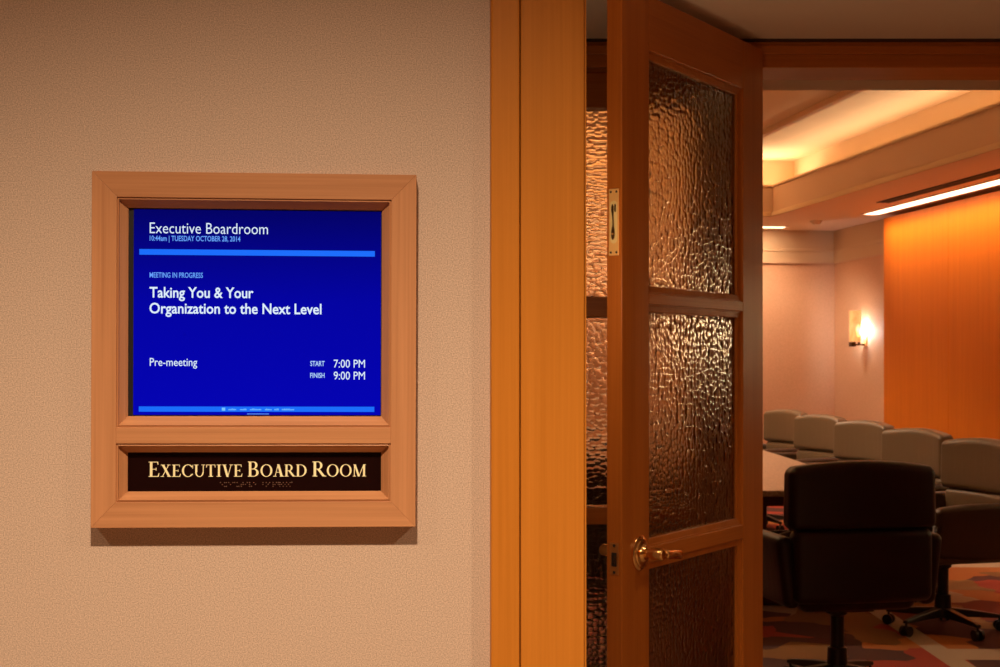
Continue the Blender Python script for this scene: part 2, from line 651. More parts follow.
# ------------------------------------------------------------------ setting: the glazed entrance
# header and posts of the wooden frame
hd = MB().box(0.10, 2.60, FY, FY + 0.20, 2.385, CE - 0.008)
struct(hd.build('trim_6', M['door_h'], bevel=0.003), 'dark wood header over the boardroom entrance')
struct(MB().box(0.10, 2.60, FY - 0.012, FY, 2.425, CE - 0.022).build('trim_7', M['door_h'], bevel=0.003), 'raised moulding along the wood header')
struct(MB().box(0.10, 2.60, FY - 0.006, FY + 0.2, CE - 0.008, CE).build('trim_8', M['groove']), 'dark shadow gap between header and recess ceiling')
struct(MB().box(0.705, 0.826, FY, FY + 0.20, 0, 2.385).build('trim_9', M['door_v'], bevel=0.003), 'wood post between sidelight and door opening')
struct(MB().box(1.764, 1.90, FY, FY + 0.20, 0, 2.385).build('trim_10', M['door_v'], bevel=0.003), 'wood post on the far side of the door opening')
# sidelight left of the opening, same lights as the door
win = bpy.data.objects.new('window_1', None)
C.objects.link(win)
win.location = (0.10, FY + 0.075, 0)
struct(win, 'fixed wood framed sidelight of hammered glass beside the open door')
for x0, x1 in ((0.0, 0.08), (0.50, 0.605)):
    MB().box(x0, x1, 0, 0.09, 0, 2.385).build('stile', M['door_v'], win, bevel=0.002)
for z0, z1 in ((2.272, 2.385), (1.598, 1.664), (0.93, 0.985), (0.0, 0.26)):
    MB().box(0.08, 0.50, 0, 0.09, z0, z1).build('rail', M['door_h'], win, bevel=0.003)
for z0, z1 in ((1.664, 2.272), (0.985, 1.598), (0.26, 0.93)):
    glass_pane(win, 0.08, 0.50, 0.038, 0.044, z0, z1, -1, 'glass_side')
# mirrored sidelight on the far side
win2 = bpy.data.objects.new('window_2', None)
C.objects.link(win2)
win2.location = (1.90, FY + 0.075, 0)
struct(win2, 'matching sidelight beyond the door opening')
for x0, x1 in ((0.0, 0.10), (0.62, 0.70)):
    MB().box(x0, x1, 0, 0.09, 0, 2.385).build('stile', M['door_v'], win2, bevel=0.002)
for z0, z1 in ((2.272, 2.385), (1.598, 1.664), (0.93, 0.985), (0.0, 0.26)):
    MB().box(0.10, 0.62, 0, 0.09, z0, z1).build('rail', M['door_h'], win2, bevel=0.003)
for z0, z1 in ((1.664, 2.272), (0.985, 1.598), (0.26, 0.93)):
    glass_pane(win2, 0.10, 0.62, 0.038, 0.044, z0, z1, -1, 'glass_side')

# boardroom side of that wall
BY0, BY1 = FY + 0.20, FY + 0.37
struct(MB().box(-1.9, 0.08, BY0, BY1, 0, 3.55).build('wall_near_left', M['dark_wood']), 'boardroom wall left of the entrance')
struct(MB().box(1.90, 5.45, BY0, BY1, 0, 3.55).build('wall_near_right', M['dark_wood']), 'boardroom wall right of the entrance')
struct(MB().box(0.08, 1.90, BY0, BY1, 2.385, 3.55).build('wall_near_top', M['cream']), 'boardroom wall above the entrance')

# ------------------------------------------------------------------ setting: the boardroom shell
UL = -6.4


def BP(pts):
    return clip_y([tuple(B(u, v)[:2]) for u, v in pts], BY1)


def bprism(pts, z0, z1, name, mat, label, bevel=0.0):
    return struct(MB().prism(BP(pts), z0, z1).build(name, mat, bevel=bevel), label)


flo = [(UL - 0.2, 0.2), (UL - 0.2, -11), (0.2, -11), (0.2, 0.2)]
fl = MB().prism(clip_y([tuple(B(u, v)[:2]) for u, v in flo], BY0), -0.10, 0.0).build('floor', M['carpet'])
struct(fl, 'boardroom carpet in red, orange and cream shards with cream bands')


def bbox(u0, u1, v0, v1, z0, z1, name, mat, label, bevel=0.0):
    return bprism([(u0, v0), (u1, v0), (u1, v1), (u0, v1)], z0, z1, name, mat, label, bevel)


bbox(UL, 0.0, 0.0, 0.15, 0, 3.55, 'wall_end', M['room_wall'], 'pinkish beige end wall of the boardroom')
bbox(0.0, 0.15, -11, 0.15, 0, 3.55, 'wall_right', M['room_wall'], 'right side wall of the boardroom with the lit sconce')
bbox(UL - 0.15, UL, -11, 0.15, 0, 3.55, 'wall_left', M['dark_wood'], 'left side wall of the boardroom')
# frieze and ledge mouldings
ZS = 2.85
bbox(UL, 0, -0.014, 0, 2.505, ZS, 'trim_11', M['cream'], 'cream frieze board under the ceiling on the end wall')
bbox(-0.014, 0, -11, -0.014, 2.505, ZS, 'trim_12', M['cream'], 'cream frieze board under the ceiling on the side wall')
bbox(UL, 0, -0.026, -0.014, 2.625, 2.655, 'trim_13', M['cream'], 'cream ledge moulding on the end wall', 0.004)
bbox(-0.026, -0.014, -11, -0.026, 2.625, 2.655, 'trim_14', M['cream'], 'cream ledge moulding on the side wall', 0.004)
bbox(UL, 0, -0.024, -0.014, 2.500, 2.513, 'trim_15', M['fascia'], 'thin bead under the frieze on the end wall')
bbox(-0.024, -0.014, -11, -0.024, 2.500, 2.513, 'trim_16', M['fascia'], 'thin bead under the frieze on the side wall')
bbox(UL, 0, -0.02, 0, 0, 0.14, 'baseboard_end', M['door_h'], 'wood baseboard of the end wall')
bbox(-0.02, 0, -11, -0.02, 0, 0.14, 'baseboard_right', M['door_h'], 'wood baseboard of the side wall')
# low ceiling ring with the light slots left open is simple slabs
bbox(TU1, 0, -11, 0, ZS, ZS + 0.12, 'ceiling_right', M['ceiling'], 'low ceiling along the wood panelled side')
bbox(UL, TU0, -11, 0, ZS, ZS + 0.12, 'ceiling_left', M['ceiling'], 'low ceiling along the left side')
bbox(TU0, TU1, TV1, 0, ZS, ZS + 0.12, 'ceiling_end', M['ceiling'], 'low ceiling along the end wall')
bbox(TU0, TU1, -11, TV0, ZS, ZS + 0.12, 'ceiling_near', M['ceiling'], 'low ceiling above the entrance side')
bbox(UL, 0, -11, 0, 3.42, 3.52, 'ceiling', M['tray'], 'high cove lit ceiling of the boardroom tray')
# tray fascia, lips and mouldings
th = 0.03


def ring(d0, d1, z0, z1, name, mat, label, bevel=0.0):
    """frame that follows the tray opening, from d0 to d1 outside its edge"""
    m = MB()
    for pts in ([(TU1 + d0, TV0 - d1), (TU1 + d1, TV0 - d1), (TU1 + d1, TV1 + d1), (TU1 + d0, TV1 + d1)],
                [(TU0 - d1, TV0 - d1), (TU0 - d0, TV0 - d1), (TU0 - d0, TV1 + d1), (TU0 - d1, TV1 + d1)],
                [(TU0 - d0, TV1 + d0), (TU1 + d0, TV1 + d0), (TU1 + d0, TV1 + d1), (TU0 - d0, TV1 + d1)],
                [(TU0 - d0, TV0 - d1), (TU1 + d0, TV0 - d1), (TU1 + d0, TV0 - d0), (TU0 - d0, TV0 - d0)]):
        m.prism(BP(pts), z0, z1)
    return struct(m.build(name, mat, bevel=bevel), label)


ring(-0.006, th, ZS - 0.002, 3.12, 'trim_17', M['fascia'], 'upright fascia round the ceiling tray')
ring(-0.026, -0.005, ZS - 0.012, ZS + 0.030, 'trim_18', M['tray'], 'projecting moulding at the foot of the tray fascia', 0.006)
ring(-0.022, th, 3.12, 3.142, 'trim_19', M['tray'], 'lip on top of the tray fascia', 0.004)
ring(0.33, 0.36, ZS + 0.12, 3.42, 'trim_20', M['tray'], 'back of the light trough round the tray')
ring(-0.60, -0.54, 3.372, 3.42, 'trim_21', M['fascia'], 'slim moulding framing the high ceiling', 0.006)

# wood veneer panel wall, proud of the side wall
PV1 = -1.62
pt = thing('wood_wall_panel', 'tall orange veneer panelling washed by the ceiling light on the right', 'panelling', B(-0.10, 0, 0), BANG)
ve = [PV1, -2.92, -4.22, -5.52, -6.82]
for i in range(len(ve) - 1):
    MB().box(-0.075, 0.085, ve[i + 1] + 0.0015, ve[i] - 0.0015, 0.15, ZS - 0.035).build('veneer_panel', M['panel'], pt, bevel=0.002)
MB().box(-0.055, 0.085, ve[-1], PV1, 0.0, 0.15).build('plinth', M['door_h'], pt)

# ------------------------------------------------------------------ ceiling fittings in the boardroom


def light_bar(u, v0, v1, along, label):
    t = thing('linear_light', label, 'ceiling light', B(u, (v0 + v1) / 2, ZS) if along == 'v' else B((v0 + v1) / 2, u, ZS),
              BANG + (PI / 2 if along == 'v' else 0), 'linear ceiling lights')
    L = (v1 - v0) / 2
    hm = MB()
    hm.box(-L - 0.012, L + 0.012, -0.088, -0.074, -0.008, 0)
    hm.box(-L - 0.012, L + 0.012, 0.074, 0.088, -0.008, 0)
    hm.box(-L - 0.012, -L, -0.074, 0.074, -0.008, 0)
    hm.box(L, L + 0.012, -0.074, 0.074, -0.008, 0)
    hm.build('trim_frame', M['white'], t)
    MB().box(-L, L, -0.074, 0.074, -0.004, -0.0005).build('diffuser', M['bar'], t)
    # the lamp inside washes the wall next to it
    d = bpy.data.lights.new('wall_washer', 'AREA')
    d.shape = 'RECTANGLE'
    d.size, d.size_y = 2 * L, 0.10
    d.energy = (7 if along == 'v' else 10) * 2 * L
    d.color = (1.0, 0.64, 0.38)
    d.spread = R(95 if along == 'v' else 150)
    o = bpy.data.objects.new('wall_washer', d)
    C.objects.link(o)
    o.parent = t
    o.location = (0, 0, -0.010)
    o.rotation_euler = (R(-22 if along == 'v' else 22), 0, 0)
    return t


light_bar(-0.33, -6.6, -1.66, 'v', 'long glowing ceiling light slot above the orange wood panelling')
light_bar(-0.34, -3.2, -0.68, 'u', 'short glowing ceiling light slot in front of the end wall')
a = thing('air_diffuser', 'dark linear air slot in the low ceiling beside the long light', 'air vent', B(-0.62, -4.9, ZS), BANG + PI / 2)
MB().box(-2.3, 2.3, -0.045, 0.045, -0.006, 0).build('slot', M['slot'], a)
fm = MB()
fm.box(-2.31, 2.31, -0.055, -0.045, -0.008, 0).box(-2.31, 2.31, 0.045, 0.055, -0.008, 0).box(-2.31, 2.31, -0.004, 0.004, -0.008, 0)
fm.build('frame', M['slot'], a)
sd = thing('smoke_detector', 'small round detector on the low ceiling near the far corner', 'smoke detector', B(-0.60, -1.0, ZS))
MB().lathe([(0.060, 0.0), (0.060, -0.012), (0.052, -0.020)], 24).build('base', M['white'], sd, smooth=False)
MB().lathe([(0.046, -0.020), (0.040, -0.034), (0.020, -0.042)], 24).build('sensor_head', M['white'], sd, smooth=True)


def sconce(v, label, glow='alabaster', z=1.79):
    """origin on the wall face; local -x points into the room"""
    t = thing('wall_sconce', label, 'wall lamp', B(0, v, z), BANG, 'boardroom wall sconces')
    MB().box(-0.012, 0.0, -0.045, 0.045, -0.17, 0.05).build('wall_plate', M['brass_satin'], t, bevel=0.003)
    ar = MB()
    ar.box(-0.135, -0.012, -0.009, 0.009, -0.165, -0.147)
    ar.build('arm', M['brass_dark'], t, bevel=0.002)
    MB().pad(0.022, 0.040, 0.026, 0.006, 2, None, (-0.140, 0, -0.150)).build('shade_holder', M['brass_dark'], t, smooth=True)
    # curved alabaster panel
    n = 12
    outer, inner = [], []
    for i in range(n + 1):
        q = -1 + 2 * i / n
        y = 0.115 * q
        x = -0.165 + 0.060 * q * q
        outer.append((x, y))
        inner.append((x + 0.008, y))
    MB().prism(outer + inner[::-1], -0.130, 0.185).build('shade', M[glow], t, bevel=0.002)
    MB().lathe([(0.012, -0.150), (0.012, -0.075)], 16, (-0.070, 0, 0)).build('candle_socket', M['brass_dark'], t, smooth=False)
    MB().lathe([(0.008, -0.075), (0.020, -0.055), (0.024, -0.02), (0.018, 0.015), (0.004, 0.045)], 16, (-0.070, 0, 0)).build('bulb', M['bulb'], t, smooth=True)
    return t


sconce(-0.80, 'glowing alabaster sconce on the side wall between far corner and wood panelling')
sconce(-8.2, 'second alabaster sconce on the side wall, seen only mirrored in the door glass', 'alabaster_bright', 1.65)

# ------------------------------------------------------------------ open door
DH = Vector((0.8266, 4.40, 0))
DL = Vector((-0.548, -0.8365, 0)).normalized()
DW, DT, DTOP = 0.9325, 0.045, 2.434
door = bpy.data.objects.new('door_1', None)
C.objects.link(door)
door.location = DH
door.rotation_euler = (0, 0, math.atan2(DL.y, DL.x))
struct(door, 'open wood door with three hammered glass lights and a brass lever')
ZB = 0.012
SX = 0.155                                   # stile width
MB().box(DW - SX + 0.003, DW, -DT, 0, ZB, DTOP).build('stile', M['door_v'], door, bevel=0.002)
MB().box(0, SX, -DT, 0, ZB, DTOP).build('stile', M['door_v'], door, bevel=0.002)
x0, x1 = SX, DW - SX + 0.003
rails = [(2.287, DTOP), (1.607, 1.637), (0.915, 0.957), (ZB, 0.26)]
for z0, z1 in rails:
    MB().box(x0, x1, -DT, 0, z0, z1).build('rail', M['door_h'], door, bevel=0.002)
lights = [(1.637, 2.287), (0.957, 1.607), (0.26, 0.915)]
bw = 0.021


def bead_frame(m, xa, xb, za, zb, y0, y1, w):
    """sloped glazing bead round an opening: full height y0 at the wood, y1 at the glass"""
    o = [(xa, za), (xb, za), (xb, zb), (xa, zb)]
    i = [(xa + w, za + w), (xb - w, za + w), (xb - w, zb - w), (xa + w, zb - w)]
    def ins(t):
        return [(xa + t, za + t), (xb - t, za + t), (xb - t, zb - t), (xa + t, zb - t)]
    rows = [(o, y0), (ins(0.004), y0), (ins(0.0055), y0 + (y1 - y0) * 0.12), (ins(w - 0.002), y0 + (y1 - y0) * 0.22), (i, y0 + (y1 - y0) * 0.32), (i, y1)]
    vs = [(p[0], y, p[1]) for r, y in rows for p in r]
    fs = []
    for j in range(len(rows) - 1):
        for q in range(4):
            a_, b_ = j * 4 + q, j * 4 + (q + 1) % 4
            fs.append((a_, b_, b_ + 4, a_ + 4))
    # back face closes on the wood
    nb = len(rows) * 4
    vs += [(p[0], y1, p[1]) for p in o]
    for q in range(4):
        fs.append(((len(rows) - 1) * 4 + q, (len(rows) - 1) * 4 + (q + 1) % 4, nb + (q + 1) % 4, nb + q))
        fs.append((nb + q, nb + (q + 1) % 4, (q + 1) % 4, q))
    m.add(vs, fs)


for z0, z1 in lights:
    glass_pane(door, x0 + bw - 0.006, x1 - bw + 0.006, -0.026, -0.020, z0 + bw - 0.006, z1 - bw + 0.006, 1)
    m = MB()
    bead_frame(m, x0 - 0.001, x1 + 0.001, z0 - 0.001, z1 + 0.001, -0.007, -0.0198, bw)
    m.build('glazing_bead', M['door_v'], door)
    m = MB()
    bead_frame(m, x0 - 0.001, x1 + 0.001, z0 - 0.001, z1 + 0.001, -DT + 0.007, -0.0262, bw)
    m.build('glazing_bead', M['door_v'], door)

# lever handles, one on each face
HX, HZ = DW - 0.098, 0.948
for sgn, y0 in ((1, 0.0), (-1, -DT)):
    hroot = MB().lathe([(0.046, 0.0), (0.046, 0.004), (0.043, 0.007), (0.036, 0.008), (0.034, 0.011), (0.024, 0.013), (0.021, 0.017), (0.018, 0.020)], 40, (0, 0, 0), 'y')
    hroot.v = [(p[0] + HX, sgn * p[1] + y0, p[2] + HZ) for p in hroot.v]
    hr = smooth_by_angle(hroot.build('lever_handle', M['brass'], door), 40)
    nk = MB().lathe([(0.011, 0.018), (0.011, 0.034), (0.015, 0.036), (0.016, 0.044), (0.016, 0.066), (0.012, 0.071)], 24, (0, 0, 0), 'y')
    nk.v = [(p[0] + HX, sgn * p[1] + y0, p[2] + HZ) for p in nk.v]
    smooth_by_angle(nk.build('neck', M['brass'], hr), 40)
    rings = []
    for (dx, a_, b_) in ((-0.004, 0.008, 0.008), (-0.022, 0.0065, 0.0065), (-0.036, 0.006, 0.0065), (-0.038, 0.0085, 0.0115), (-0.044, 0.009, 0.0125),
                         (-0.047, 0.0080, 0.012), (-0.080, 0.0080, 0.0125), (-0.120, 0.0075, 0.0125), (-0.126, 0.0055, 0.010)):
        rings.append([(HX + dx, y0 + sgn * (0.060 + a_ * math.cos(2 * PI * i / 20)), HZ + 0.11 * dx + b_ * math.sin(2 * PI * i / 20)) for i in range(20)])
    smooth_by_angle(MB().loft(rings).build('lever', M['brass'], hr), 40)

# latch plate on the door edge
lp = MB().box(DW - 0.001, DW + 0.0015, -0.036, -0.009, HZ - 0.048, HZ + 0.035).build('latch_plate', M['brass_worn'], door, bevel=0.0008)
MB().box(DW + 0.0010, DW + 0.0022, -0.030, -0.015, HZ - 0.026, HZ + 0.010).build('latch_hole', M['slot'], lp)
MB().prism([(DW + 0.001, -0.029), (DW + 0.012, -0.016), (DW + 0.001, -0.016)], HZ - 0.016, HZ + 0.004).build('latch_bolt', M['black_metal'], lp)
for dz in (-0.041, 0.028):
    MB().lathe([(0.004, 0.0), (0.0035, 0.002)], 12, (DW + 0.0012, -0.0225, HZ + dz), 'x').build('screw', M['slot'], lp)
# flush bolt on the door edge
fz = 1.8155
fb = MB().box(DW - 0.001, DW + 0.002, -0.038, -0.009, fz - 0.0865, fz + 0.0865).build('flush_bolt', M['brass_satin'], door, bevel=0.001)
# recessed pocket drawn as a raised rounded rim with its lever inside
rim = []
for i in range(32):
    a_ = 2 * PI * i / 32
    rim.append((-0.0235 + 0.0105 * math.cos(a_), fz + 0.045 * (1 if math.sin(a_) > 0 else -1) + 0.0105 * math.sin(a_)))
MB().prism(rim, DW + 0.0015, DW + 0.0032, 'yz').build('pocket', plain('bright_brass', (1.0, 0.80, 0.36), 0.40, 0.3), fb, bevel=0.0008)
lv = MB()
lv.loft([[(DW + 0.004 + 0.003 * math.cos(2 * PI * i / 12), -0.0250 + yo + rr * math.sin(2 * PI * i / 12) * 1.0, fz + zz) for i in range(12)]
         for yo, rr, zz in ((0.000, 0.001, -0.046), (0.0, 0.0045, -0.040), (0.0005, 0.0058, -0.030), (0.0005, 0.0045, -0.020), (0.001, 0.0022, -0.010),
                            (0.001, 0.0018, 0.005), (0.000, 0.0022, 0.018), (-0.001, 0.0036, 0.030), (-0.001, 0.0036, 0.040), (-0.001, 0.001, 0.046))])
lv.build('bolt_lever', M['brass_dark'], fb, smooth=True)
MB().sphere((DW + 0.0066, -0.0245, fz - 0.031), 0.0034, 12, 8).build('lever_button', M['brass'], fb, smooth=True)
MB().box(DW + 0.003, DW + 0.006, -0.0200, -0.0160, fz + 0.026, fz + 0.046).build('bolt_catch', M['brass_dark'], fb, bevel=0.001)
for yy in (-0.0318, -0.0152):
    for zz in (-0.0785, 0.0785):
        MB().lathe([(0.0030, 0.0), (0.0030, 0.0012), (0.002, 0.002)], 12, (DW + 0.0018, yy, fz + zz), 'x').build('screw', M['slot'], fb)
# hinges
for hz in (0.25, 1.22, 2.19):
    hg = MB().lathe([(0.006, -0.05), (0.007, -0.046), (0.007, 0.046), (0.006, 0.05)], 16, (-0.005, -DT - 0.003, hz))
    hg.build('hinge', M['brass_satin'], door, smooth=False)

# ------------------------------------------------------------------ the room sign
sign = thing('room_sign', 'framed oak wall sign with blue meeting screen over a dark room name plate', 'sign', WO, TW)
FD = 0.028                                       # how far the frame stands off the wall
c92 = [wallspace(91.2, 363, FD)[0], wallspace(416, 363, FD)[0]]
zt, zb = 1.7178, 1.2185
fx0, fx1 = c92
sc = (fx0 + fx1) / 2
TILT = R(0.2)
piv = Vector((sc, 0, (zt + zb) / 2))


def sy(py, d=FD):
    return wallspace(254, py, d)[1]


def sxp(px, d=FD):
    return wallspace(px, 363, d)[0]


BD = 0.010                                       # depth of the recessed panels in front of the wall
ix0, ix1 = sxp(116.3), sxp(391)                  # inner edge of the frame face
gx0, gx1 = sxp(128.0, BD), sxp(381.5, BD)        # opening at the panel
zA, zB_, zC, zD, zE, zF = sy(198.5), sy(427.5), sy(443.6), sy(502), 0, 0
pA, pB, pC, pD = sy(209, BD), sy(416.3, BD), sy(452.3, BD), sy(491.3, BD)


def frame_bar(name, outer, mat):
    m = MB()
    n = len(outer)
    vs = [(p[0], -FD, p[1]) for p in outer] + [(p[0], 0.0, p[1]) for p in outer]
    fs = [tuple(range(n)), tuple(reversed(range(n, 2 * n)))] + [(i, i + n, (i + 1) % n + n, (i + 1) % n) for i in range(n)]
    m.add(vs, fs)
    return m.build(name, mat, sign, bevel=0.0005)


frame_bar('top_rail', [(fx0, zt), (ix0, zA), (ix1, zA), (fx1, zt)], M['oak_h'])
frame_bar('bottom_rail', [(fx0, zb), (fx1, zb), (ix1, zD), (ix0, zD)], M['oak_h'])
frame_bar('left_stile', [(fx0, zb), (ix0, zD), (ix0, zA), (fx0, zt)], M['oak_v'])
frame_bar('right_stile', [(fx1, zb), (fx1, zt), (ix1, zA), (ix1, zD)], M['oak_v'])
frame_bar('middle_rail', [(ix0, zC), (ix1, zC), (ix1, zB_), (ix0, zB_)], M['oak_h'])


def sloped(name_v, xa, xb, za, zb_, ga, gb, ha, hb):
    """bevelled moulding from the frame face (xa..xb, za..zb_) in to the panel opening (ga..gb, ha..hb); za is the top"""
    ov = [(xa, za), (xb, za), (xb, zb_), (xa, zb_)]
    iv = [(ga, ha), (gb, ha), (gb, hb), (ga, hb)]
    for q, mat in zip(range(4), ('oak_h', 'oak_v', 'oak_h', 'oak_v')):
        a_, b_ = ov[q], ov[(q + 1) % 4]
        c_, d_ = iv[(q + 1) % 4], iv[q]
        st = 0.22

        def mix(p, r):
            return (p[0] + (r[0] - p[0]) * st, p[1] + (r[1] - p[1]) * st)
        am, bm_ = mix(a_, d_), mix(b_, c_)
        y0, y1, y2 = -FD + 0.003, -FD + 0.0045, -BD
        rows = [[(a_, y0), (b_, y0)], [(am, y0 - 0.0015), (bm_, y0 - 0.0015)], [(am, y1 + 0.002), (bm_, y1 + 0.002)], [(d_, y2), (c_, y2)], [(d_, 0), (c_, 0)], [(a_, 0), (b_, 0)]]
        vs = [(p[0], y, p[1]) for r in rows for p, y in r]
        fs = [(2 * j, 2 * j + 1, 2 * ((j + 1) % 6) + 1, 2 * ((j + 1) % 6)) for j in range(6)]
        fs += [tuple(2 * j for j in range(6)), tuple(2 * j + 1 for j in reversed(range(6)))]
        MB().add(vs, fs).build('moulding', M[mat], sign)


sloped('screen', ix0, ix1, zA, zB_, gx0, gx1, pA, pB)
sloped('plate', ix0, ix1, zC, zD, gx0, gx1, pC, pD)
screen_bezel = MB().box(gx0 + 0.0002, gx1 - 0.0002, -BD + 0.0025, -0.0005, pB + 0.0002, pA - 0.0002).build('screen_bezel', M['black'], sign)
SD = BD - 0.0024
lcd = MB().box(sxp(133.5, SD), sxp(380.6, SD), -BD + 0.0018, -BD + 0.006, sy(415, SD), sy(210.5, SD)).build('display_screen', M['screen'], sign)

TY = -(BD - 0.0016)


def rect(px0, py0, px1, py1, mat, parent, name, d=BD - 0.0014):
    return MB().box(sxp(px0, d), sxp(px1, d), -d, -d + 0.0003, sy(py1, d), sy(py0, d)).build(name, mat, parent)


def text_mesh(txt, px0, px1, py_top, py_base, mat, parent, name, bold=0.0, capref=None):
    """letters fitted between px0 and px1, capitals between py_top and py_base"""
    d = BD - 0.0014
    cu = bpy.data.curves.new('lettering', 'FONT')
    cu.body = txt
    cu.size = 1.0
    cu.offset = bold
    cu.resolution_u = 3
    o = bpy.data.objects.new('lettering', cu)
    C.objects.link(o)
    dg = bpy.context.evaluated_depsgraph_get()
    me = bpy.data.meshes.new_from_object(o.evaluated_get(dg))
    bpy.data.objects.remove(o)
    # cap height from a capital H
    cu.body = 'H'
    o = bpy.data.objects.new('lettering', cu)
    C.objects.link(o)
    dg = bpy.context.evaluated_depsgraph_get()
    mh = bpy.data.meshes.new_from_object(o.evaluated_get(dg))
    cap = max(q.co.y for q in mh.vertices) - bold
    bpy.data.objects.remove(o)
    bpy.data.meshes.remove(mh)
    bpy.data.curves.remove(cu)
    mnx, mxx = min(q.co.x for q in me.vertices), max(q.co.x for q in me.vertices)
    X0, X1 = sxp(px0, d), sxp(px1, d)
    Z0, Z1 = sy(py_base, d), sy(py_top, d)
    for q in me.vertices:
        x, y = q.co.x, q.co.y
        q.co = (X0 + (x - mnx) / (mxx - mnx) * (X1 - X0), -d, Z0 + y / cap * (Z1 - Z0))
    me.materials.clear()
    me.materials.append(mat)
    ob = bpy.data.objects.new(name, me)
    C.objects.link(ob)
    ob.parent = parent
    # a little thickness
    s = ob.modifiers.new('thickness', 'SOLIDIFY')
    s.thickness = 0.0002
    return ob


text_mesh('Executive Boardroom', 149.3, 267.5, 223.4, 234.2, M['scr_white'], lcd, 'room_title', -0.006)
text_mesh('10:44am | TUESDAY OCTOBER 28, 2014', 149.3, 240, 236.6, 241.6, M['scr_mid'], lcd, 'date_line', 0.012)
rect(139, 250.0, 374.5, 255.6, M['scr_blue'], lcd, 'upper_rule')
text_mesh('MEETING IN PROGRESS', 149.3, 202.6, 273.2, 278.2, M['scr_mid'], lcd, 'status_line', 0.012)
text_mesh('Taking You & Your', 149.3, 253.2, 287.8, 298.0, M['scr_white'], lcd, 'meeting_title', 0.014)
text_mesh('Organization to the Next Level', 149.3, 321.3, 303.6, 313.8, M['scr_white'], lcd, 'meeting_title', 0.014)
text_mesh('Pre-meeting', 149.8, 197.2, 358.4, 366.2, M['scr_white'], lcd, 'meeting_phase', 0.0)
text_mesh('START', 310.3, 324.6, 360.9, 365.8, M['scr_pale'], lcd, 'start_word', 0.012)
text_mesh('7:00 PM', 333.8, 365, 359.4, 367.3, M['scr_white'], lcd, 'start_time', 0.0)
text_mesh('FINISH', 310.3, 324.6, 372.8, 377.6, M['scr_pale'], lcd, 'finish_word', 0.012)
text_mesh('9:00 PM', 333.8, 365, 371.4, 379.3, M['scr_white'], lcd, 'finish_time', 0.0)
rect(139, 406.6, 374.5, 411.8, M['scr_blue'], lcd, 'lower_rule')
# tiny illegible line of dashes in the lower rule and below it
rnd = random.Random(4)
m = MB()
dd = BD - 0.0010
for a_, b_ in ((222.0, 225.4), (228.6, 237), (240.2, 247), (250.2, 262), (265.2, 272.2), (274.6, 279.6), (282, 295)):
    x = a_
    if a_ < 224:
        m.box(sxp(x, dd), sxp(b_, dd), -dd, -dd + 0.0003, sy(410.7, dd), sy(407.7, dd))
        continue
    while x < b_ - 0.6:
        h = rnd.choice((0.8, 1.0, 1.4))
        m.box(sxp(x, dd), sxp(min(x + 0.75, b_), dd), -dd, -dd + 0.0003, sy(410.3, dd), sy(410.3 - h - 0.4, dd))
        x += 1.15
m.build('footer_marks', M['scr_mark'], lcd)
m = MB()
x = 247.4
while x < 269:
    m.box(sxp(x, dd), sxp(x + 0.7, dd), -dd, -dd + 0.0003, sy(414.4, dd), sy(413.5, dd))
    x += 1.1
m.build('footer_marks', M['scr_mid'], lcd)

# name plate with raised gold small capitals and braille
plate = MB().box(gx0 + 0.0002, gx1 - 0.0002, -BD + 0.002, -0.0005, pD + 0.0002, pC - 0.0002).build('name_plate', M['plate'], sign)


def ellring(cx, cy, rx, ry, tx, ty, a0=0.0, a1=2 * PI, n=30):
    """list of quads for a ring whose stroke is tx thick at the sides and ty at top and bottom"""
    out = []
    pts = []
    for i in range(n + 1):
        a_ = a0 + (a1 - a0) * i / n
        pts.append(((cx + rx * math.cos(a_), cy + ry * math.sin(a_)), (cx + (rx - tx) * math.cos(a_), cy + (ry - ty) * math.sin(a_))))
    for i in range(n):
        out.append([pts[i][0], pts[i + 1][0], pts[i + 1][1], pts[i][1]])
    return out


def bx(x0, x1, y0, y1):
    return [[(x0, y0), (x1, y0), (x1, y1), (x0, y1)]]


def diag(xa, ya, xb, yb, wd):
    """slanted stroke, horizontal width wd"""
    return [[(xa - wd / 2, ya), (xa + wd / 2, ya), (xb + wd / 2, yb), (xb - wd / 2, yb)]]


SW, TN, SE = 0.145, 0.055, 0.045


def serif(xc, y, wd, up):
    y0, y1 = (y, y + SE) if up else (y - SE, y)
    return bx(xc - wd / 2, xc + wd / 2, y0, y1)


def stem(x, wd=SW, ser=0.30):
    return bx(x - wd / 2, x + wd / 2, 0, 1) + serif(x, 0, ser, True) + serif(x, 1, ser, False)


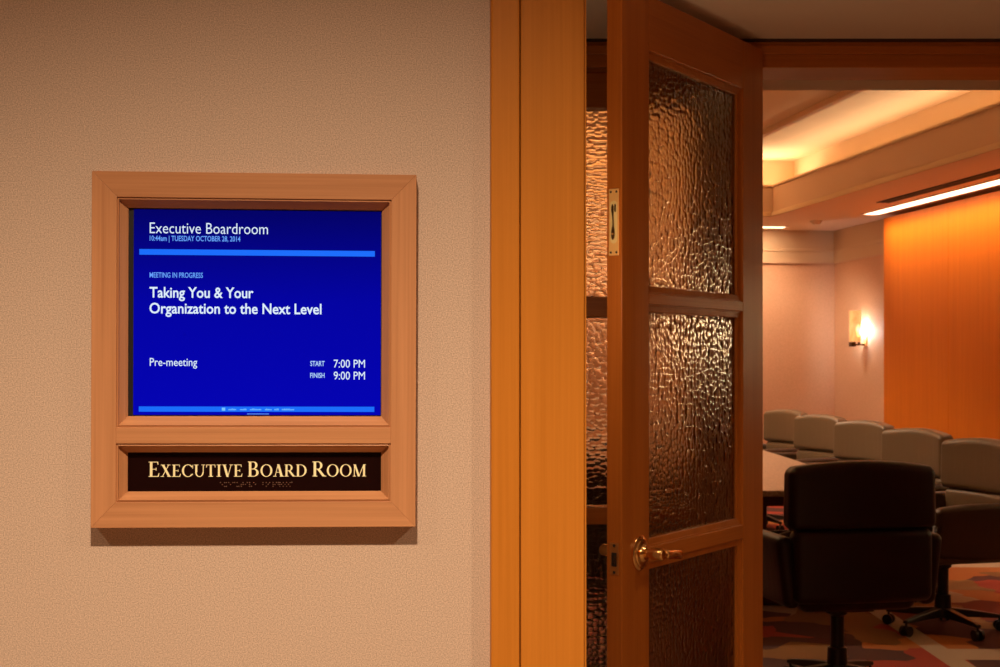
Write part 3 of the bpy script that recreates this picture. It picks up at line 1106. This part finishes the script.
def glyph(ch):
    if ch == 'E':
        return (stem(0.16) + bx(0.1, 0.56, 1 - SE, 1) + bx(0.1, 0.60, 0, SE) + bx(0.16, 0.46, 0.5 - SE / 2, 0.5 + SE / 2)
                + [[(0.50, 1), (0.56, 1), (0.58, 0.80), (0.545, 0.80)]] + [[(0.52, 0), (0.60, 0), (0.64, 0.24), (0.60, 0.24)]] + bx(0.43, 0.465, 0.40, 0.60), 0.66)
    if ch == 'X':
        return (diag(0.64, 0, 0.16, 1, 0.17) + diag(0.12, 0, 0.60, 1, TN) + serif(0.12, 0, 0.24, True) + serif(0.64, 0, 0.30, True) + serif(0.16, 1, 0.30, False) + serif(0.60, 1, 0.24, False), 0.78)
    if ch == 'C':
        return (ellring(0.46, 0.5, 0.44, 0.52, 0.14, 0.045, 0.62, 2 * PI - 0.62) + bx(0.79, 0.825, 0.66, 0.98) + bx(0.79, 0.82, 0.14, 0.26), 0.84)
    if ch == 'U':
        return (bx(0.10, 0.10 + SW, 0.36, 1) + bx(0.66, 0.66 + TN, 0.36, 1) + serif(0.17, 1, 0.32, False) + serif(0.69, 1, 0.27, False)
                + ellring(0.41, 0.36, 0.31, 0.38, 0.10, 0.06, PI, 2 * PI), 0.84)
    if ch == 'T':
        return (bx(0.35 - SW / 2, 0.35 + SW / 2, 0, 1) + serif(0.35, 0, 0.32, True) + bx(0.02, 0.68, 1 - SE, 1)
                + [[(0.02, 1), (0.09, 1), (0.05, 0.76), (0.01, 0.76)]] + [[(0.61, 1), (0.68, 1), (0.69, 0.76), (0.65, 0.76)]], 0.72)
    if ch == 'I':
        return (stem(0.18, SW, 0.34), 0.36)
    if ch == 'V':
        return (diag(0.40, -0.02, 0.15, 1, 0.16) + diag(0.41, -0.02, 0.66, 1, TN) + serif(0.15, 1, 0.30, False) + serif(0.66, 1, 0.24, False), 0.80)
    if ch == 'B':
        return (stem(0.16, SW, 0.26) + ellring(0.36, 0.755, 0.23, 0.245, 0.13, 0.045, -PI / 2, PI / 2) + ellring(0.38, 0.262, 0.28, 0.262, 0.14, 0.045, -PI / 2, PI / 2)
                + bx(0.1, 0.37, 1 - SE, 1) + bx(0.1, 0.38, 0.48, 0.525) + bx(0.1, 0.38, 0, SE), 0.70)
    if ch == 'O':
        return (ellring(0.46, 0.5, 0.44, 0.52, 0.145, 0.045), 0.92)
    if ch == 'A':
        return (diag(0.62, 0, 0.36, 1.02, 0.17) + diag(0.12, 0, 0.35, 1.0, TN) + bx(0.20, 0.56, 0.33, 0.33 + SE) + serif(0.12, 0, 0.24, True) + serif(0.63, 0, 0.30, True), 0.76)
    if ch == 'R':
        return (stem(0.16, SW, 0.30) + ellring(0.36, 0.735, 0.25, 0.265, 0.135, 0.045, -PI / 2, PI / 2) + bx(0.1, 0.37, 1 - SE, 1) + bx(0.1, 0.38, 0.47, 0.515)
                + diag(0.70, 0, 0.36, 0.5, 0.17) + bx(0.62, 0.84, 0, SE), 0.80)
    if ch == 'D':
        return (stem(0.16, SW, 0.26) + ellring(0.34, 0.5, 0.46, 0.5, 0.145, 0.045, -PI / 2, PI / 2) + bx(0.1, 0.35, 1 - SE, 1) + bx(0.1, 0.35, 0, SE), 0.86)
    if ch == 'M':
        return (bx(0.10, 0.10 + TN, 0, 1) + bx(0.78, 0.78 + SW, 0, 1) + diag(0.46, 0, 0.16, 1, 0.15) + diag(0.47, 0, 0.83, 1, TN) + serif(0.13, 0, 0.24, True)
                + serif(0.855, 0, 0.30, True) + serif(0.13, 1, 0.18, False) + serif(0.88, 1, 0.22, False), 1.04)
    return ([], 0.36)


quads = []
x = 0.0
for word in ('EXECUTIVE', 'BOARD', 'ROOM'):
    for i, ch in enumerate(word):
        g, adv = glyph(ch)
        sc_ = 1.0 if i == 0 else 0.80
        for q in g:
            quads.append([(x + p[0] * sc_, p[1] * sc_) for p in q])
        x += (adv + 0.055) * sc_
    x += 0.24
xmin = min(p[0] for q in quads for p in q)
xmax = max(p[0] for q in quads for p in q)
d = BD - 0.0008
X0, X1 = sxp(149.0, d), sxp(366.5, d)
Z0, Z1 = sy(476.6, d), sy(461.6, d)
m = MB()
for j, q in enumerate(quads):
    pts = [(X0 + (p[0] - xmin) / (xmax - xmin) * (X1 - X0), Z0 + p[1] * (Z1 - Z0)) for p in q]
    m.prism(pts, -d - 0.00001 * (j % 7), -d + 0.0013, 'xz')
m.build('lettering', M['gold'], plate)
BR = {'e': (1, 5), 'x': (1, 3, 4, 6), 'c': (1, 4), 'u': (1, 3, 6), 't': (2, 3, 4, 5), 'i': (2, 4), 'v': (1, 2, 3, 6), 'b': (1, 2), 'o': (1, 3, 5), 'a': (1,),
      'r': (1, 2, 3, 5), 'd': (1, 4, 5), 'm': (1, 3, 4)}
m = MB()
d = BD - 0.0018
for word, p0, p1 in (('executive', 220.5, 258), ('boardroom', 263, 293.5)):
    st = (p1 - p0) / len(word)
    for i, ch in enumerate(word):
        for q in BR[ch]:
            cx = p0 + i * st + (0.4 if q <= 3 else 2.2)
            cyy = 482.6 + 1.9 * ((q - 1) % 3)
            m.sphere((sxp(cx, d), -d, sy(cyy, d)), 0.0009, 8, 6)
m.build('braille', M['braille'], plate, smooth=True)
# the whole sign hangs a touch clockwise
T0 = Matrix.Translation(WO) @ Matrix.Rotation(TW, 4, 'Z')
sign.matrix_world = T0 @ Matrix.Translation(piv) @ Matrix.Rotation(TILT, 4, 'Y') @ Matrix.Translation(-piv)

# ------------------------------------------------------------------ boardroom table
TC = Vector((1.25, 10.32, 0))
TL, TWD, TE = 2.75, 0.85, 0.76
tb = thing('boardroom_table', 'long boat shaped boardroom table with speckled stone top amid the leather chairs', 'table', TC, R(0.5))


def boat(off, n=24):
    pts = []
    for i in range(n + 1):
        y = -TL + off + (2 * TL - 2 * off) * i / n
        pts.append((TE + (TWD - TE) * (1 - (y / TL) ** 2) - off, y))
    return pts + [(-p[0], p[1]) for p in reversed(pts)]


MB().prism(boat(0), 0.726, 0.76).build('table_top', M['table'], tb, bevel=0.006)
MB().prism(boat(0.25), 0.65, 0.7255).build('apron', M['table_wood'], tb)
for yy in (-1.6, 1.6):
    MB().box(-0.35, 0.35, yy - 0.25, yy + 0.25, 0.06, 0.6495).build('pedestal', M['table_wood'], tb, bevel=0.01)
    MB().box(-0.45, 0.45, yy - 0.35, yy + 0.35, 0.0, 0.0595).build('pedestal_foot', M['table_wood'], tb, bevel=0.01)


# ------------------------------------------------------------------ chairs
def make_chair(label, front, arm, back):
    """executive chair facing +y, origin on the floor under the column"""
    t = thing('boardroom_chair', label, 'chair', (0, 0, 0), 0, 'boardroom chairs')

    def bowed(arch, taper):
        def fn(p):
            x_, y_, z_ = p
            x_ *= 1 + taper * z_
            y_ += -0.55 * x_ * x_ * -1.0 * 0.6
            if z_ > 0:
                z_ += arch * (1 - (x_ / 0.31) ** 2) * (z_ / 0.133)
            return (x_, y_, z_)
        return fn
    # upper and lower halves of the padded back with a seam between
    MB().pad(0.330, 0.055, 0.133, 0.034, 10, bowed(0.026, -0.06), (0, -0.27, 0.879)).build('upper_back_cushion', front, t, smooth=True)
    MB().pad(0.312, 0.048, 0.154, 0.034, 10, bowed(0.0, 0.02), (0, -0.277, 0.592)).build('lower_back_cushion', front, t, smooth=True)

    def seatfn(p):
        x_, y_, z_ = p
        if z_ > 0:
            z_ += 0.018 * (1 - (x_ / 0.28) ** 2)
        if y_ > 0.15:
            z_ -= 0.25 * (y_ - 0.15)
        return (x_, y_, z_)
    MB().pad(0.265, 0.26, 0.055, 0.045, 10, seatfn, (0, 0.02, 0.445)).build('seat', front, t, smooth=True)
    for s in (-1, 1):
        # padded closed arm: rounded slab whose front corner sweeps down
        def armfn(p, s=s):
            x_, y_, z_ = p
            f = max(0.0, (y_ - 0.02) / 0.24)
            if z_ > 0:
                z_ -= 0.022 * f * f * (z_ / 0.165)
            else:
                z_ += 0.03 * f
            return (x_ + 0.02 * s * (z_ / 0.165), y_, z_)
        ab = MB().pad(0.038, 0.26, 0.152, 0.034, 8, armfn, (s * 0.322, 0.0, 0.567)).build('armrest', arm, t, smooth=True)
    # pedestal
    cm_ = MB().lathe([(0.045, 0.385), (0.045, 0.345), (0.030, 0.335), (0.030, 0.20), (0.042, 0.195), (0.046, 0.10), (0.050, 0.075)], 20)
    smooth_by_angle(cm_.build('column', back, t), 40)
    MB().box(-0.11, 0.11, -0.14, 0.14, 0.372, 0.392).build('tilt_plate', back, t, bevel=0.004)
    for k_ in range(5):
        a_ = R(90 + 72 * k_ + 20)
        ca, sa = math.cos(a_), math.sin(a_)
        rings = []
        for r_, hw, z0, z1 in ((0.035, 0.028, 0.075, 0.125), (0.15, 0.024, 0.075, 0.112), (0.28, 0.018, 0.070, 0.092), (0.315, 0.016, 0.068, 0.084)):
            rings.append([(r_ * ca - w_ * sa, r_ * sa + w_ * ca, z_) for w_, z_ in ((-hw, z0), (hw, z0), (hw * 0.8, z1), (-hw * 0.8, z1))])
        lg = MB().loft(rings).build('base_leg', back, t, bevel=0.004)
        cs = MB()
        for o_ in (-0.017, 0.017):
            bx_, by_ = 0.305 * ca - o_ * sa, 0.305 * sa + o_ * ca
            seg = 18
            r1 = [(bx_ - 0.008 * -sa + 0.028 * math.cos(2 * PI * i / seg) * ca, by_ - 0.008 * ca + 0.028 * math.cos(2 * PI * i / seg) * sa, 0.028 + 0.028 * math.sin(2 * PI * i / seg)) for i in range(seg)]
            r2 = [(p[0] + 0.016 * -sa, p[1] + 0.016 * ca, p[2]) for p in r1]
            cs.loft([r1, r2])
        cs.add([(0.305 * ca + 0.006 * math.cos(2 * PI * i / 10), 0.305 * sa + 0.006 * math.sin(2 * PI * i / 10), z_) for z_ in (0.03, 0.075) for i in range(10)],
               [(i, (i + 1) % 10, (i + 1) % 10 + 10, i + 10) for i in range(10)])
        smooth_by_angle(cs.build('caster', back, lg), 40)
    return t


def copy_thing(t, label):
    r = t.copy()
    C.objects.link(r)
    r['label'] = label
    for ch in list(t.children):
        c_ = ch.copy()
        C.objects.link(c_)
        c_.parent = r
        for g_ in list(ch.children):
            d_ = g_.copy()
            C.objects.link(d_)
            d_.parent = c_
    return r


ch0 = make_chair('taupe leather boardroom chair at the far end of the row, partly behind the door', M['taupe'], M['shaded_arm'], M['black_metal'])
labels = ['taupe leather boardroom chair second from the end wall along the panelled side',
          'taupe leather boardroom chair in the middle of the row of five',
          'taupe leather boardroom chair second from the entrance along the panelled side',
          'taupe leather boardroom chair nearest the entrance in the row, its arm colour darkened for shade']
rows = [(2.56, 12.40, 108), (2.59, 11.20, 110), (2.64, 10.05, 109), (2.66, 8.85, 108), (2.665, 7.67, 105)]
for i, (bx_, by_, yaw) in enumerate(rows):
    o = ch0 if i == 0 else copy_thing(ch0, labels[i - 1])
    a_ = R(yaw)                                    # rotation from +y
    fwd = Vector((-math.sin(a_), math.cos(a_), 0))
    o.rotation_euler = (0, 0, a_)
    o.location = Vector((bx_, by_, 0)) + fwd * 0.27
near = make_chair('leather boardroom chair, its colour darkened for shade, turned away in the doorway, nearest the camera', M['shaded_leather'], M['shaded_leather'], M['black_metal'])
a_ = R(10)
near.rotation_euler = (0, 0, a_)
near.location = Vector((1.537, 5.92, 0)) + Vector((-math.sin(a_), math.cos(a_), 0)) * 0.27
near2 = copy_thing(near, 'leather boardroom chair, its colour darkened for shade, behind the sidelight glass beside the open door')
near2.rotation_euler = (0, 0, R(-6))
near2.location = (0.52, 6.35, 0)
